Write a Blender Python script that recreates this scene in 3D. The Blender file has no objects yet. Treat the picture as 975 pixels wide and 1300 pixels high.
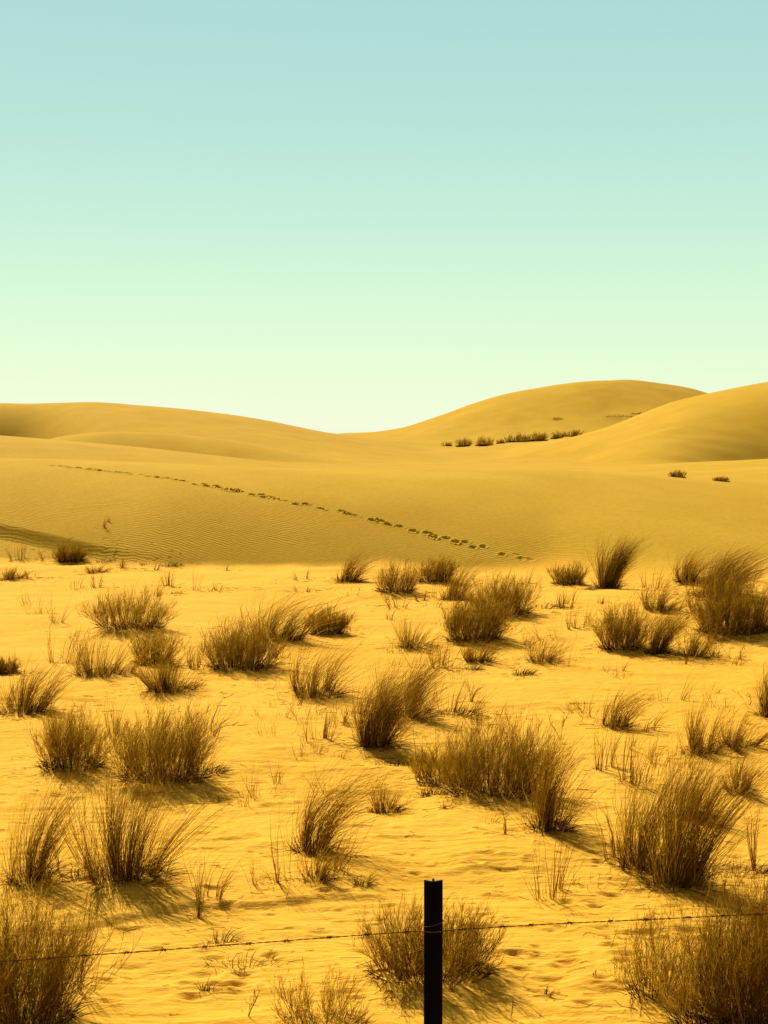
import bpy, math
import numpy as np

# ------------------------------------------------------------------ camera
EYE = 3.4                      # eye height over the flat, metres
FPX = 2080.0                   # focal length in pixels of the 975 x 1300 photograph
PITCH = math.atan(110.0 / FPX)
CP, SP = math.cos(PITCH), math.sin(PITCH)
scene = bpy.context.scene
COL = scene.collection
cam_data = bpy.data.cameras.new('camera')
cam = bpy.data.objects.new('camera', cam_data)
COL.objects.link(cam)
cam.location = (0, 0, EYE)
cam.rotation_euler = (math.radians(90) - PITCH, 0, 0)
cam_data.sensor_fit = 'VERTICAL'
cam_data.sensor_height = 36.0
cam_data.lens = 36.0 * FPX / 1300.0
cam_data.clip_start = 0.1
cam_data.clip_end = 8000
scene.camera = cam

# ------------------------------------------------------------------ sky, sun, exposure
SUN_EL, SUN_AZ = math.radians(39.0), math.radians(-26.0)     # azimuth from +Y, positive to the right
SUN_STRENGTH = 5.0
world = bpy.data.worlds.new('World')
scene.world = world
world.use_nodes = True
nt = world.node_tree
nt.nodes.clear()
N, L = nt.nodes.new, nt.links.new
wout = N('ShaderNodeOutputWorld'); wbg = N('ShaderNodeBackground')
sky = N('ShaderNodeTexSky'); sky.sky_type = 'NISHITA'; sky.sun_disc = False
sky.sun_elevation = SUN_EL; sky.sun_rotation = SUN_AZ
tc = N('ShaderNodeTexCoord'); sep = N('ShaderNodeSeparateXYZ')
L(tc.outputs['Generated'], sep.inputs[0])
mr = N('ShaderNodeMapRange')            # sine of elevation -0.05 .. 0.95 -> 0 .. 1
mr.inputs['From Min'].default_value = -0.05; mr.inputs['From Max'].default_value = 0.95
L(sep.outputs['Z'], mr.inputs['Value'])
ramp = N('ShaderNodeValToRGB'); cr = ramp.color_ramp
SKY = [(-0.05, (0.30, 0.20, 0.08)), (-0.012, (0.86, 0.92, 0.62)), (0.0, (0.90, 0.985, 0.73)),
       (0.03, (0.81, 0.985, 0.68)), (0.075, (0.68, 0.945, 0.68)), (0.12, (0.565, 0.86, 0.68)),
       (0.18, (0.475, 0.765, 0.68)), (0.25, (0.41, 0.69, 0.67)), (0.40, (0.13, 0.15, 0.13)), (0.9, (0.075, 0.055, 0.042))]
while len(cr.elements) < len(SKY): cr.elements.new(0.5)
for e, (s, c) in zip(cr.elements, SKY):
    e.position = s + 0.05; e.color = (*c, 1)
vm = N('ShaderNodeVectorMath'); vm.operation = 'SCALE'; vm.inputs['Scale'].default_value = 10.0 / 2 ** 0.48
L(mr.outputs[0], ramp.inputs[0]); L(ramp.outputs[0], vm.inputs[0])
mx = N('ShaderNodeMix'); mx.data_type = 'RGBA'; mx.inputs[0].default_value = 0.97
L(sky.outputs[0], mx.inputs[6]); L(vm.outputs[0], mx.inputs[7])
L(mx.outputs[2], wbg.inputs['Color'])
wbg.inputs['Strength'].default_value = 0.1
L(wbg.outputs[0], wout.inputs['Surface'])

sun_data = bpy.data.lights.new('sun', 'SUN')
sun_data.energy = SUN_STRENGTH; sun_data.angle = math.radians(0.5); sun_data.color = (1.0, 0.95, 0.86)
sun = bpy.data.objects.new('sun', sun_data); COL.objects.link(sun)
sun.rotation_euler = (math.radians(90) - SUN_EL, 0, math.pi - SUN_AZ)   # light travels from the sun towards the scene

vs = scene.view_settings
vs.view_transform = 'Standard'; vs.look = 'None'; vs.exposure = 0.48; vs.gamma = 1.0; vs.use_curve_mapping = False
scene.cycles.max_bounces = 6
scene.cycles.diffuse_bounces = 3
scene.cycles.transparent_max_bounces = 4
scene.cycles.use_denoising = True

# ------------------------------------------------------------------ materials
def material(name):
    m = bpy.data.materials.new(name); m.use_nodes = True
    t = m.node_tree
    return m, t, t.nodes['Principled BSDF']

def sand_material():
    m, t, b = material('wind_blown_sand')
    n, l = t.nodes.new, t.links.new
    geo = n('ShaderNodeNewGeometry'); att = n('ShaderNodeAttribute'); att.attribute_name = 'dune'
    big = n('ShaderNodeTexNoise'); big.inputs['Scale'].default_value = 0.35; big.inputs['Detail'].default_value = 5
    fine = n('ShaderNodeTexNoise'); fine.inputs['Scale'].default_value = 9.0; fine.inputs['Detail'].default_value = 6
    for x in (big, fine): l(geo.outputs['Position'], x.inputs['Vector'])
    mixn = n('ShaderNodeMix'); mixn.data_type = 'FLOAT'; mixn.inputs[0].default_value = 0.5
    l(big.outputs[0], mixn.inputs[2]); l(fine.outputs[0], mixn.inputs[3])
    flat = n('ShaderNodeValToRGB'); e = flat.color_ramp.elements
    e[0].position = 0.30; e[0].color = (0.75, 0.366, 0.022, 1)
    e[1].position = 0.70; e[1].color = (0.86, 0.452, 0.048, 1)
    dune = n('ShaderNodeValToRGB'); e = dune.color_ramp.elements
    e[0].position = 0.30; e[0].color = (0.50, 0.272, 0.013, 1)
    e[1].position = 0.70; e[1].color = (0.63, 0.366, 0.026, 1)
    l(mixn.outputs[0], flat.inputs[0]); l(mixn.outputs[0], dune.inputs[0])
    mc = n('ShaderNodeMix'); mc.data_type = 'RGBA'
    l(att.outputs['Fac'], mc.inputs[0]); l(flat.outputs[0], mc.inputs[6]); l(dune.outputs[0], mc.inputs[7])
    mapf = n('ShaderNodeMapping'); mapf.inputs['Scale'].default_value = (7.0, 16.0, 7.0)
    l(geo.outputs['Position'], mapf.inputs[0])
    fl = n('ShaderNodeTexNoise'); fl.inputs['Scale'].default_value = 1.0; fl.inputs['Detail'].default_value = 3
    fr = n('ShaderNodeValToRGB'); fr.color_ramp.elements[0].position = 0.695; fr.color_ramp.elements[0].color = (0, 0, 0, 1)
    fr.color_ramp.elements[1].position = 0.74; fr.color_ramp.elements[1].color = (0.8, 0.8, 0.8, 1)
    l(mapf.outputs[0], fl.inputs['Vector']); l(fl.outputs[0], fr.inputs[0])
    inv = n('ShaderNodeMath'); inv.operation = 'SUBTRACT'; inv.inputs[0].default_value = 1.0; l(att.outputs['Fac'], inv.inputs[1])
    mul = n('ShaderNodeMath'); mul.operation = 'MULTIPLY'; l(inv.outputs[0], mul.inputs[0]); l(fr.outputs[0], mul.inputs[1])
    ml = n('ShaderNodeMix'); ml.data_type = 'RGBA'; ml.inputs[7].default_value = (0.22, 0.085, 0.008, 1)
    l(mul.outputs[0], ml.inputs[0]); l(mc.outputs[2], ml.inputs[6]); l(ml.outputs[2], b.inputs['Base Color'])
    b.inputs['Roughness'].default_value = 1.0; b.inputs['Specular IOR Level'].default_value = 0.05
    # grain and small relief
    grain = n('ShaderNodeTexNoise'); grain.inputs['Scale'].default_value = 38.0; grain.inputs['Detail'].default_value = 5
    mapg = n('ShaderNodeMapping'); mapg.inputs['Scale'].default_value = (0.45, 1.0, 1.0)
    l(geo.outputs['Position'], mapg.inputs[0]); l(mapg.outputs[0], grain.inputs['Vector'])
    bmp = n('ShaderNodeBump'); bmp.inputs['Distance'].default_value = 0.014; bmp.inputs['Strength'].default_value = 0.8
    l(grain.outputs[0], bmp.inputs['Height'])
    # wind ripples on the dune faces
    mapr = n('ShaderNodeMapping'); mapr.inputs['Rotation'].default_value = (0, 0, math.radians(30))
    l(geo.outputs['Position'], mapr.inputs[0])
    wav = n('ShaderNodeTexWave'); wav.wave_type = 'BANDS'; wav.bands_direction = 'Y'
    wav.inputs['Scale'].default_value = 3.8; wav.inputs['Distortion'].default_value = 7.0
    wav.inputs['Detail'].default_value = 2.0; wav.inputs['Detail Scale'].default_value = 0.7
    l(mapr.outputs[0], wav.inputs['Vector'])
    att2 = n('ShaderNodeAttribute'); att2.attribute_name = 'ripple'
    bmr = n('ShaderNodeBump'); bmr.inputs['Distance'].default_value = 0.013
    l(att2.outputs['Fac'], bmr.inputs['Strength']); l(wav.outputs['Fac'], bmr.inputs['Height'])
    l(bmp.outputs[0], bmr.inputs['Normal']); l(bmr.outputs[0], b.inputs['Normal'])
    return m
SAND = sand_material()

def plant_material(name, dark, mid, pale, trans=0.3):
    m = bpy.data.materials.new(name); m.use_nodes = True
    t = m.node_tree; t.nodes.clear()
    n, l = t.nodes.new, t.links.new
    out = n('ShaderNodeOutputMaterial'); att = n('ShaderNodeAttribute'); att.attribute_name = 'tone'
    r = n('ShaderNodeValToRGB'); e = r.color_ramp.elements
    e[0].position = 0.0; e[0].color = (*dark, 1); e[1].position = 1.0; e[1].color = (*pale, 1)
    k = e.new(0.55); k.color = (*mid, 1)
    l(att.outputs['Fac'], r.inputs[0])
    b = n('ShaderNodeBsdfPrincipled'); b.inputs['Roughness'].default_value = 0.65
    b.inputs['Specular IOR Level'].default_value = 0.08
    tr = n('ShaderNodeBsdfTranslucent'); mxs = n('ShaderNodeMixShader'); mxs.inputs[0].default_value = trans
    l(r.outputs[0], b.inputs['Base Color']); l(r.outputs[0], tr.inputs[0])
    l(b.outputs[0], mxs.inputs[1]); l(tr.outputs[0], mxs.inputs[2]); l(mxs.outputs[0], out.inputs[0])
    return m
M_GRASS = plant_material('dry_grass', (0.085, 0.030, 0.001), (0.22, 0.101, 0.003), (0.58, 0.34, 0.018), 0.58)
M_SHRUB = plant_material('dry_shrub', (0.080, 0.028, 0.001), (0.23, 0.107, 0.003), (0.62, 0.37, 0.022), 0.55)
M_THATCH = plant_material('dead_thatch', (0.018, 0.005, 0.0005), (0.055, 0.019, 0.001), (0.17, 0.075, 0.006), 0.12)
M_WOOD = plant_material('dead_wood', (0.03, 0.012, 0.002), (0.06, 0.026, 0.004), (0.12, 0.06, 0.01), 0.0)

def steel(name, col, rough):
    m, t, b = material(name)
    nz = t.nodes.new('ShaderNodeTexNoise'); nz.inputs['Scale'].default_value = 40; nz.inputs['Detail'].default_value = 6
    r = t.nodes.new('ShaderNodeValToRGB'); e = r.color_ramp.elements
    e[0].position = 0.35; e[0].color = (*[c * 0.6 for c in col], 1); e[1].position = 0.7; e[1].color = (*col, 1)
    t.links.new(nz.outputs[0], r.inputs[0]); t.links.new(r.outputs[0], b.inputs['Base Color'])
    bp = t.nodes.new('ShaderNodeBump'); bp.inputs['Strength'].default_value = 0.3; bp.inputs['Distance'].default_value = 0.002
    t.links.new(nz.outputs[0], bp.inputs['Height']); t.links.new(bp.outputs[0], b.inputs['Normal'])
    b.inputs['Roughness'].default_value = rough; b.inputs['Specular IOR Level'].default_value = 0.04
    return m
M_POST = steel('dark_painted_steel', (0.0022, 0.0007, 0.0005), 0.8)
M_WIRE = steel('rusted_wire', (0.11, 0.045, 0.016), 0.6)

# ------------------------------------------------------------------ terrain heights
rng = np.random.default_rng(7)
_LAT = rng.uniform(-1, 1, (256, 256))
def noise(x, y):
    xi = np.floor(x).astype(np.int64); yi = np.floor(y).astype(np.int64)
    fx = x - xi; fy = y - yi
    fx = fx * fx * fx * (fx * (fx * 6 - 15) + 10); fy = fy * fy * fy * (fy * (fy * 6 - 15) + 10)
    a, b = xi & 255, yi & 255; a1, b1 = (a + 1) & 255, (b + 1) & 255
    return ((_LAT[a, b] * (1 - fx) + _LAT[a1, b] * fx) * (1 - fy) + (_LAT[a, b1] * (1 - fx) + _LAT[a1, b1] * fx) * fy)
def sstep(x, a, b):
    t = np.clip((x - a) / (b - a), 0, 1); return t * t * (3 - 2 * t)
def smax(a, b, k):
    d = np.abs(a - b)
    return np.maximum(a, b) + np.maximum(k - d, 0) ** 2 / (4 * k)

_T = np.arange(-6000.0, 7000.0, 4.0)
def curve(pts, sigma=15):
    p = np.array(pts, float)
    v = np.interp(_T, p[:, 0], p[:, 1])
    r = int(3 * sigma / 4) + 1
    k = np.exp(-0.5 * (np.arange(-r, r + 1) * 4 / sigma) ** 2); k /= k.sum()
    v = np.convolve(np.pad(v, r, mode='edge'), k, mode='valid')
    return lambda u: np.interp(u, _T, v)
def rise(yv):                                   # slope of the sight line through image row y
    up = (650.0 - yv) / FPX
    return (up * CP - SP) / (CP + up * SP)

# grid: columns are bearings (as photograph columns), rows are distances
U = np.concatenate([np.linspace(-4200, -120, 70)[:-1], np.arange(-120, 1096, 1.5), np.linspace(1096, 5200, 70)[1:]])
def rows():
    d = [5.0]
    while d[-1] < 3000:
        D = d[-1]
        if D < 8.6: s = 0.06
        elif D < 38: s = D * D / (FPX * EYE) * 0.85
        elif D < 54: s = 0.036
        elif D < 70: s = 0.12
        elif D < 260: s = 0.0045 * D
        else: s = 0.06 * D
        d.append(D + s)
    return np.array(d)
DD = rows()
UU, DG = np.meshgrid(U, DD)
XX = DG * (UU - 487.5) / FPX

flat_h = (0.05 * noise(XX / 5.0 + 3, DG / 4.0) + 0.035 * noise(XX / 1.9 + 9, DG / 1.5 + 5)
          + 0.018 * noise(XX / 0.7, DG / 0.45)
          + 0.022 * (1 - np.abs(noise(XX / 1.3 + 44, DG / 0.55 + 17))) ** 3 * sstep(noise(XX / 4 + 2, DG / 5 + 71), -0.3, 0.4))
near = 1 - sstep(DG, 34, 39)
patch = sstep(noise(XX / 2.6 + 20, DG / 2.2 + 40), -0.45, 0.35)
def ridged(a): return 1 - np.abs(a)
wob = noise(XX / 0.9 + 60, DG / 0.6 + 13)
r1 = ridged(noise(XX / 0.28 + 1.5 * wob, (DG + 0.05 * wob) / 0.075 + 4)) ** 2
r2 = ridged(noise(XX / 0.55 + 31 + wob, (DG + 0.08 * wob) / 0.16 + 9)) ** 3
flat_h += near * (patch * (0.0095 * r1 + 0.012 * r2) + 0.005 * noise(XX / 0.22, DG / 0.055) + 0.003 * noise(XX / 0.12, DG / 0.07 + 3))
# low wind-cut ledges that cross the flat in front
def ledge(pts, height, x0, x1):
    global flat_h
    p = np.array(pts, float); yy = np.interp(U, p[:, 0], p[:, 1])
    d = EYE / -rise(yy)
    w = (sstep(U, x0, x0 + 60) * (1 - sstep(U, x1 - 60, x1)))[None, :]
    s = DG - d[None, :] - 0.05 * noise(XX * 2.2, DG * 0.3)
    flat_h += w * height * sstep(s, -0.05, 0.06) * (1 - sstep(s, 0.3, 1.6))
ledge([(60, 1182), (120, 1176), (200, 1164), (250, 1160), (330, 1163), (420, 1156), (500, 1153)], 0.04, 30, 520)
ledge([(0, 893), (60, 890), (150, 896)], 0.04, -200, 160)
ledge([(560, 1122), (640, 1112), (720, 1118)], 0.025, 540, 740)
ledge([(300, 1032), (380, 1022), (460, 1028)], 0.03, 290, 480)
ledge([(700, 1275), (800, 1268), (930, 1281)], 0.025, 690, 960)

def dune(crest, Dc, Db, yb_or_hb, p, back, floor):
    """height of one dune: front foot Db, crest at Dc seen at image row crest(u)"""
    hc = EYE + Dc * rise(crest)
    t = np.clip((DG - Db) / (Dc - Db), 0, 1)
    hb = yb_or_hb
    front = hb + (hc - hb) * p(t)
    s = np.clip((DG - Dc) / back, 0, 1)
    bk = hc - (hc - floor) * (s * s * (3 - 2 * s))
    return np.where(DG < Db, np.maximum(hb - 0.45 * (Db - DG), -9.0), np.where(DG <= Dc, front, bk))

Uc = U[None, :]
flat_h += (0.05 * noise(XX / 1.9 + 80, DG / 1.6 + 33) + 0.035 * noise(XX / 0.8 + 12, DG / 0.7) - 0.03) * sstep(DG, 36, 39.5) * (1 - sstep(DG, 44, 50))
c1 = curve([(-2500, 640), (-600, 596), (-100, 582), (0, 581), (100, 584), (200, 589), (300, 593), (400, 594.5), (600, 596), (700, 597), (800, 602), (900, 609), (975, 614), (1200, 626), (3000, 690)])(Uc)
y1 = curve([(-600, 690), (0, 712), (60, 712), (120, 714), (200, 717), (450, 719), (700, 722), (850, 735), (1000, 742), (3000, 780)])(Uc)
n1 = curve([(-600, 2.2), (0, 2.2), (100, 2.5), (190, 3.0), (500, 3.0), (700, 2.8), (1000, 2.6)], 60)(Uc)
D1 = EYE / -rise(y1) + 0.25 * noise(Uc / 150.0 + 3, 0 * Uc + 8.3) - 0.35
D1c = curve([(-900, 55), (0, 54), (200, 51), (600, 51), (800, 53), (1000, 56), (2000, 60)], 40)(Uc)
L1 = dune(c1, D1c, D1, 0.0, lambda t: 1 - (1 - t) ** n1, 22.0, 0.2)
# steep lip that sinks into the left end of the front dune
yl = curve([(-600, 610), (-100, 655), (0, 671), (40, 680), (80, 690), (130, 703), (200, 716)], 14)(Uc)
hlip = curve([(-600, 0.28), (-50, 0.27), (60, 0.24), (130, 0.18), (200, 0.08), (260, 0.0), (2000, 0.0)], 22)(U)
seen = (L1 - EYE) / DG >= rise(yl)                    # first grid row of each column that reaches the lip line
Dl = DD[np.argmax(seen, axis=0)]
Dl = np.convolve(np.pad(Dl, 8, mode='edge'), np.ones(17) / 17, mode='valid')[None, :]
hl = L1[np.argmax(DD[:, None] >= Dl, axis=0), np.arange(len(U))]
apron = np.maximum(hl - hlip, 0.05)[None, :] * np.clip((DG - D1) / np.maximum(Dl - D1, 0.3), 0, 1)
wl = np.clip(hlip / 0.2, 0, 1)[None, :] * (1 - sstep(DG, Dl - 0.20, Dl + 0.36)) * (DG >= D1)
L1 = L1 * (1 - wl) + apron * wl

c2 = curve([(-2500, 560), (-500, 532), (0, 552.5), (100, 561), (200, 571), (300, 581), (370, 588), (480, 594), (600, 603), (1000, 660)])(Uc)
L2 = dune(c2, 96.0, 74.0, 0.1, lambda t: 1 - (1 - t) ** 2.0, 30.0, 0.3)
c6 = curve([(-500, 720), (300, 626), (480, 606), (560, 598.5), (650, 595.5), (762, 594), (834, 590), (975, 583), (1200, 570), (3000, 560)])(Uc)
L6 = dune(c6, 104.0, 68.0, 0.1, lambda t: 1 - (1 - t) ** 2.0, 24.0, 0.3)
c3 = curve([(-2500, 530), (-300, 514), (0, 511), (100, 511), (200, 517), (300, 528), (360, 539), (415, 551), (480, 562), (600, 580), (900, 640)])(Uc)
D3 = curve([(-600, 122), (0, 154), (60, 152), (110, 136), (190, 126), (300, 122), (400, 118), (700, 108)], 30)(Uc)
n3 = curve([(-400, 3.0), (60, 2.7), (150, 2.0), (260, 1.9), (500, 1.8)], 40)(Uc)
L3 = dune(c3, 168.0, D3, 0.15, lambda t: 1 - (1 - t) ** n3, 60.0, 2.0)
c3b = curve([(-500, 640), (0, 585), (60, 556), (100, 551.5), (150, 549), (205, 550), (260, 556), (310, 564), (360, 574), (410, 583), (461, 590), (500, 597), (600, 610), (900, 660)])(Uc)
L3b = dune(c3b, 117.0, 108.0, 0.1, lambda t: 1 - (1 - t) ** 1.8, 30.0, 0.3)
c4 = curve([(-500, 640), (200, 585), (330, 562), (415, 552), (480, 547), (520, 540), (560, 526), (600, 511.5), (640, 500), (700, 488), (750, 482), (800, 481.5), (850, 487), (890, 496), (950, 516), (1050, 540), (2500, 560)])(Uc)
def p4(t):
    a = sstep(t, 0.64, 1.04); return 0.27 * t + 0.73 * a / sstep(np.array(1.0), 0.64, 1.04)
L4 = dune(c4, 225.0, 128.0, 0.15, p4, 80.0, 0.5)
c5 = curve([(-500, 800), (400, 640), (540, 598), (600, 586), (650, 572), (690, 563), (740, 553), (780, 541), (820, 523), (860, 508), (900, 498), (940, 490), (975, 483), (1100, 468), (1500, 470), (3000, 520)])(Uc)
D5 = curve([(400, 138), (660, 141), (700, 141), (760, 123), (840, 118), (900, 126), (1000, 130)], 40)(Uc)
n5 = curve([(500, 1.8), (690, 3.2), (770, 1.5), (840, 1.4), (900, 1.8), (1000, 2.2)], 40)(Uc)
L5 = dune(c5, 158.0, D5, 0.15, lambda t: 1 - (1 - t) ** n5, 60.0, 1.0)

dn = sstep(DG, 40, 70)
L1 += 0.05 * noise(XX / 7, DG / 5) * sstep(DG, D1, D1 + 6)
for A, amp in ((L2, 0.05), (L6, 0.05), (L3, 0.16), (L3b, 0.12), (L4, 0.25), (L5, 0.20)):
    A += amp * noise(XX / 11 + amp * 90, DG / 12 + amp * 31) + 0.4 * amp * noise(XX / 4.0 + amp * 50, DG / 5)
# faint cross ridges on the flank of the right-hand dune, and wind-cut lips on the far dune
rip = np.exp(-((UU - 880) / 75) ** 2) * sstep(DG, 118, 124) * (1 - sstep(DG, 134, 142))
L5 += 0.06 * rip * noise(XX / 5.0 + DG / 6, DG / 1.3)
base_floor = flat_h + 0.25 * sstep(DG, 70, 110)
stack = [base_floor, L1, L2, L6, L3b, L3, L5, L4]
HG = stack[0].copy()
ks = [curve([(-900, 0.10), (560, 0.10), (680, 0.28), (820, 0.42), (2000, 0.45)], 40)(Uc), 0.2, 0.25, 0.25, 0.35, 0.4, 0.35]
OWNER = np.argmax(np.stack(stack), axis=0)
for A, k in zip(stack[1:], ks):
    HG = smax(HG, A, k)
HG -= 34 * sstep(DG, 245, 520)                  # the land falls away behind the far dune
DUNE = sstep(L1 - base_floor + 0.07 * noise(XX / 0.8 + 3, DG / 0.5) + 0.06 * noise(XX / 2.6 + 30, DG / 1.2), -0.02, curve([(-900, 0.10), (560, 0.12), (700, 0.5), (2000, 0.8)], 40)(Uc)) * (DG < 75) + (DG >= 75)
fog = sstep(DG, 47, 54)
patches = sstep(noise(XX / 4 + 7, DG / 3), -0.75, 0.05)
RIPPLE = DUNE * (1 - fog) * (0.18 + 0.62 * patches) * (1 - 0.75 * sstep(L1, 1.2, 1.9))

def column(u):
    i = np.clip(np.searchsorted(U, u) - 1, 0, len(U) - 2); w = (u - U[i]) / (U[i + 1] - U[i])
    return HG[:, i] * (1 - w) + HG[:, i + 1] * w
def ground_at(px, py):
    """where the sight line through a pixel of the photograph meets the terrain"""
    up = (650.0 - py) / FPX; sx = (px - 487.5) / FPX
    yy = CP + up * SP; r = (up * CP - SP) / yy; u = 487.5 + FPX * sx / yy
    h = column(u); z = EYE + DD * r
    i = int(np.argmax(h >= z))
    if i == 0: raise ValueError((px, py))
    a, b = z[i - 1] - h[i - 1], h[i] - z[i]
    D = DD[i - 1] + (DD[i] - DD[i - 1]) * a / (a + b + 1e-9)
    return D * (u - 487.5) / FPX, D
def height(x, y):
    u = 487.5 + FPX * x / y
    return float(np.interp(y, DD, column(u)))
def window(x, y, r):
    j0, j1 = np.searchsorted(DD, [y - r, y + r]); du = FPX * (r + abs(x) * r / y) / max(y - r, 1)
    u = 487.5 + FPX * x / y
    i0, i1 = np.searchsorted(U, [u - du, u + du])
    return slice(j0, j1), slice(i0, i1)

# pits scuffed into the flat (old tracks, weathered)
prng = np.random.default_rng(21)
def pit(x, y, rx, ry, depth):
    a, b = window(x, y, max(rx, ry) * 2.6)
    ex = (XX[a, b] - x) / rx; ey = (DG[a, b] - y) / ry
    q = ex * ex + ey * ey
    HG[a, b] += -depth * np.exp(-q * 1.6) * (1 + 0.5 * np.tanh(ey * 1.5)) + 0.22 * depth * np.exp(-((np.sqrt(q) - 1.45) * 2.6) ** 2)
for _ in range(420):
    px, py = prng.uniform(0, 975), 720 + 560 * prng.random() ** 0.8
    if abs(px - 420) + abs(py - 780) < 90: continue
    x, y = ground_at(px, py)
    s = 0.022 + 0.035 * prng.random() ** 2
    pit(x, y, s * prng.uniform(1.2, 2.8), s, s * prng.uniform(0.25, 0.5))
for px, py, s in [(651, 1214, .12), (720, 1227, .15), (724, 1209, .13), (722, 1221, .13), (660, 1235, .12), (791, 1220, .13), (777, 1200, .11), (681, 1202, .07),
                  (779, 1137, .14), (760, 1150, .13), (683, 1210, .07), (740, 1272, .11), (535, 1094, .12), (528, 1109, .1), (600, 1095, .12), (505, 1085, .11),
                  (620, 1082, .12), (245, 1249, .15), (243, 1266, .13), (310, 1237, .12), (135, 1244, .12), (412, 1131, .1), (440, 1131, .1), (305, 1250, .13), (490, 1240, .1)]:
    x, y = ground_at(px, py); pit(x, y, s * 0.62, s * 0.36, s * 0.20)

# footprints across the front dune: two feet a stride, each pressed in with a pushed-up near rim
trail = np.array([(70, 591.0), (110, 595.5), (150, 600), (200, 606), (240, 612.5), (280, 620), (330, 629), (400, 644), (440, 652.5), (480, 662), (520, 672), (570, 685), (620, 697), (660, 707), (695, 716)], float)
pts = []
for i in range(len(trail) - 1):
    n = 10
    for k in range(n):
        q = trail[i] + (trail[i + 1] - trail[i]) * k / n
        try: pts.append(ground_at(*q))
        except ValueError: pass
pts = np.array(pts)
seg = np.hypot(*np.diff(pts, axis=0).T); arc = np.concatenate([[0], np.cumsum(seg)])
step, k = 0.0, 0
while step < arc[-1]:
    x, y = np.interp(step, arc, pts[:, 0]), np.interp(step, arc, pts[:, 1])
    x2, y2 = np.interp(step + 0.3, arc, pts[:, 0]), np.interp(step + 0.3, arc, pts[:, 1])
    t = np.array([x2 - x, y2 - y]); t /= np.hypot(*t) + 1e-9
    side = (1 if k % 2 else -1) * prng.uniform(0.01, 0.10)
    x += -t[1] * side; y += t[0] * side
    a, b = window(x, y, 0.75)
    al = (XX[a, b] - x) * t[0] + (DG[a, b] - y) * t[1]; ac = -(XX[a, b] - x) * t[1] + (DG[a, b] - y) * t[0]
    q = (al / prng.uniform(0.08, 0.14)) ** 2 + (ac / prng.uniform(0.045, 0.07)) ** 2
    dp = prng.uniform(0.04, 0.15) * (1.0 - 0.6 * float(sstep(step / arc[-1], 0.8, 1.0)) - 0.5 * float(1 - sstep(step / arc[-1], 0.05, 0.4))) * (0.75 + 0.25 * math.sin(step))
    HG[a, b] += -dp * np.exp(-q ** 1.5) + 0.4 * dp * np.exp(-((np.sqrt(q) - 1.4) * 3.4) ** 2)
    step += prng.choice([0.20, 0.30, 0.42, 0.6], p=[0.50, 0.34, 0.12, 0.04]); k += 1

# ------------------------------------------------------------------ plant table
# kind, column, row of its foot, height and width in photograph pixels, density, lean, label
P = []
def add(kind, px, py, h, w, dens, lean, label): P.append((kind, px, py, h, w, dens, lean, label))
# --- along the foot of the front dune, left to right
add('sparse', 27, 709, 24, 34, 1.2, 0.1, 'sparse upright grass sprig at the dune foot nearest the left edge')
add('sparse', 62, 709, 20, 30, 0.9, 0.1, 'thin grass sprig at the dune foot just left of the round dark shrub')
add('bush', 89, 712, 25, 36, 1.5, 0.1, 'compact dark round shrub against the dune foot at the left')
add('tall', 13, 735, 18, 44, 0.9, 0.1, 'low dense tuft on pale sand at the left edge below the dune foot')
add('sparse', 42, 734, 18, 34, 1.2, 0.1, 'short thin sprig touching the right side of the low left-edge tuft')
add('low', 135, 713, 8, 34, 0.9, 0.2, 'flattened dead plant at the dune foot right of the dark round shrub')
add('sparse', 157, 722, 20, 34, 1.6, 0.1, 'short brown sprig just right of the flattened plant at the dune foot')
add('tall', 120, 727, 13, 32, 0.6, 0.0, 'very low dark tuft above the small three-stalked sprig at the left')
add('sparse', 125, 746, 17, 20, 1.2, 0.1, 'small three-stalked sprig above the left twiggy shrub')
add('low', 184, 716, 5, 14, 0.3, 0.1, 'small dark scrap of dead plant at the dune foot')
add('sparse', 194, 724, 14, 14, 0.7, 0.1, 'tiny thin sprig beside the flat dark mat at the dune foot')
add('low', 219, 718, 9, 28, 1.1, 0.2, 'flat dark mat of dead stems at the dune foot')
add('sparse', 217, 743, 22, 20, 1.2, 0.1, 'upright dark sprig standing alone on bare sand below the flat mat')
add('low', 224, 754, 5, 20, 0.4, 0.1, 'thin flat scrap on the sand below the lone upright sprig')
add('sparse', 279, 749, 14, 36, 1.1, 0.2, 'low spreading sprig alone on the bare pale sand')
add('sparse', 288, 724, 10, 12, 0.4, 0.1, 'tiny faint sprig alone at the dune foot above the spreading sprig')
add('sparse', 386, 735, 17, 28, 0.8, 0.1, 'faint thin sprig left of the small wind-bent tussock at the dune foot')
add('sparse', 388, 751, 13, 24, 1.0, 0.1, 'low faint sprig right above the leaning dome-shaped tussock')
add('tall', 442, 737, 38, 42, 0.9, 0.45, 'small wind-bent tussock at the dune foot near the middle')
add('bush', 503, 750, 42, 52, 0.9, 0.1, 'shaggy shrub at the dune foot, second from the middle tussock')
add('sparse', 506, 770, 26, 40, 1.2, 0.1, 'straggly sprig directly below the shaggy dune-foot shrub')
add('bush', 553, 737, 32, 46, 1.4, 0.15, 'dense dark shrub at the dune foot just below the footprint trail')
add('tall', 578, 760, 56, 38, 0.8, 0.4, 'tall leaning tussock right in front of the dense dark dune-foot shrub')
add('sparse', 538, 762, 20, 20, 1.2, 0.1, 'small sprig left of the tall leaning tussock at the dune foot')
add('bush', 637, 777, 54, 76, 1.3, 0.1, 'wide dark shrub below the lower end of the footprint trail')
add('bush', 722, 741, 30, 40, 1.2, 0.05, 'round fuzzy shrub right of the lower end of the footprint trail')
add('tall', 771, 747, 62, 31, 3.0, 0.22, 'tall dense upright tussock standing out against the front dune')
add('low', 750, 749, 10, 20, 0.6, 0.1, 'small dark dead plant at the left foot of the tall upright tussock')
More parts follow.
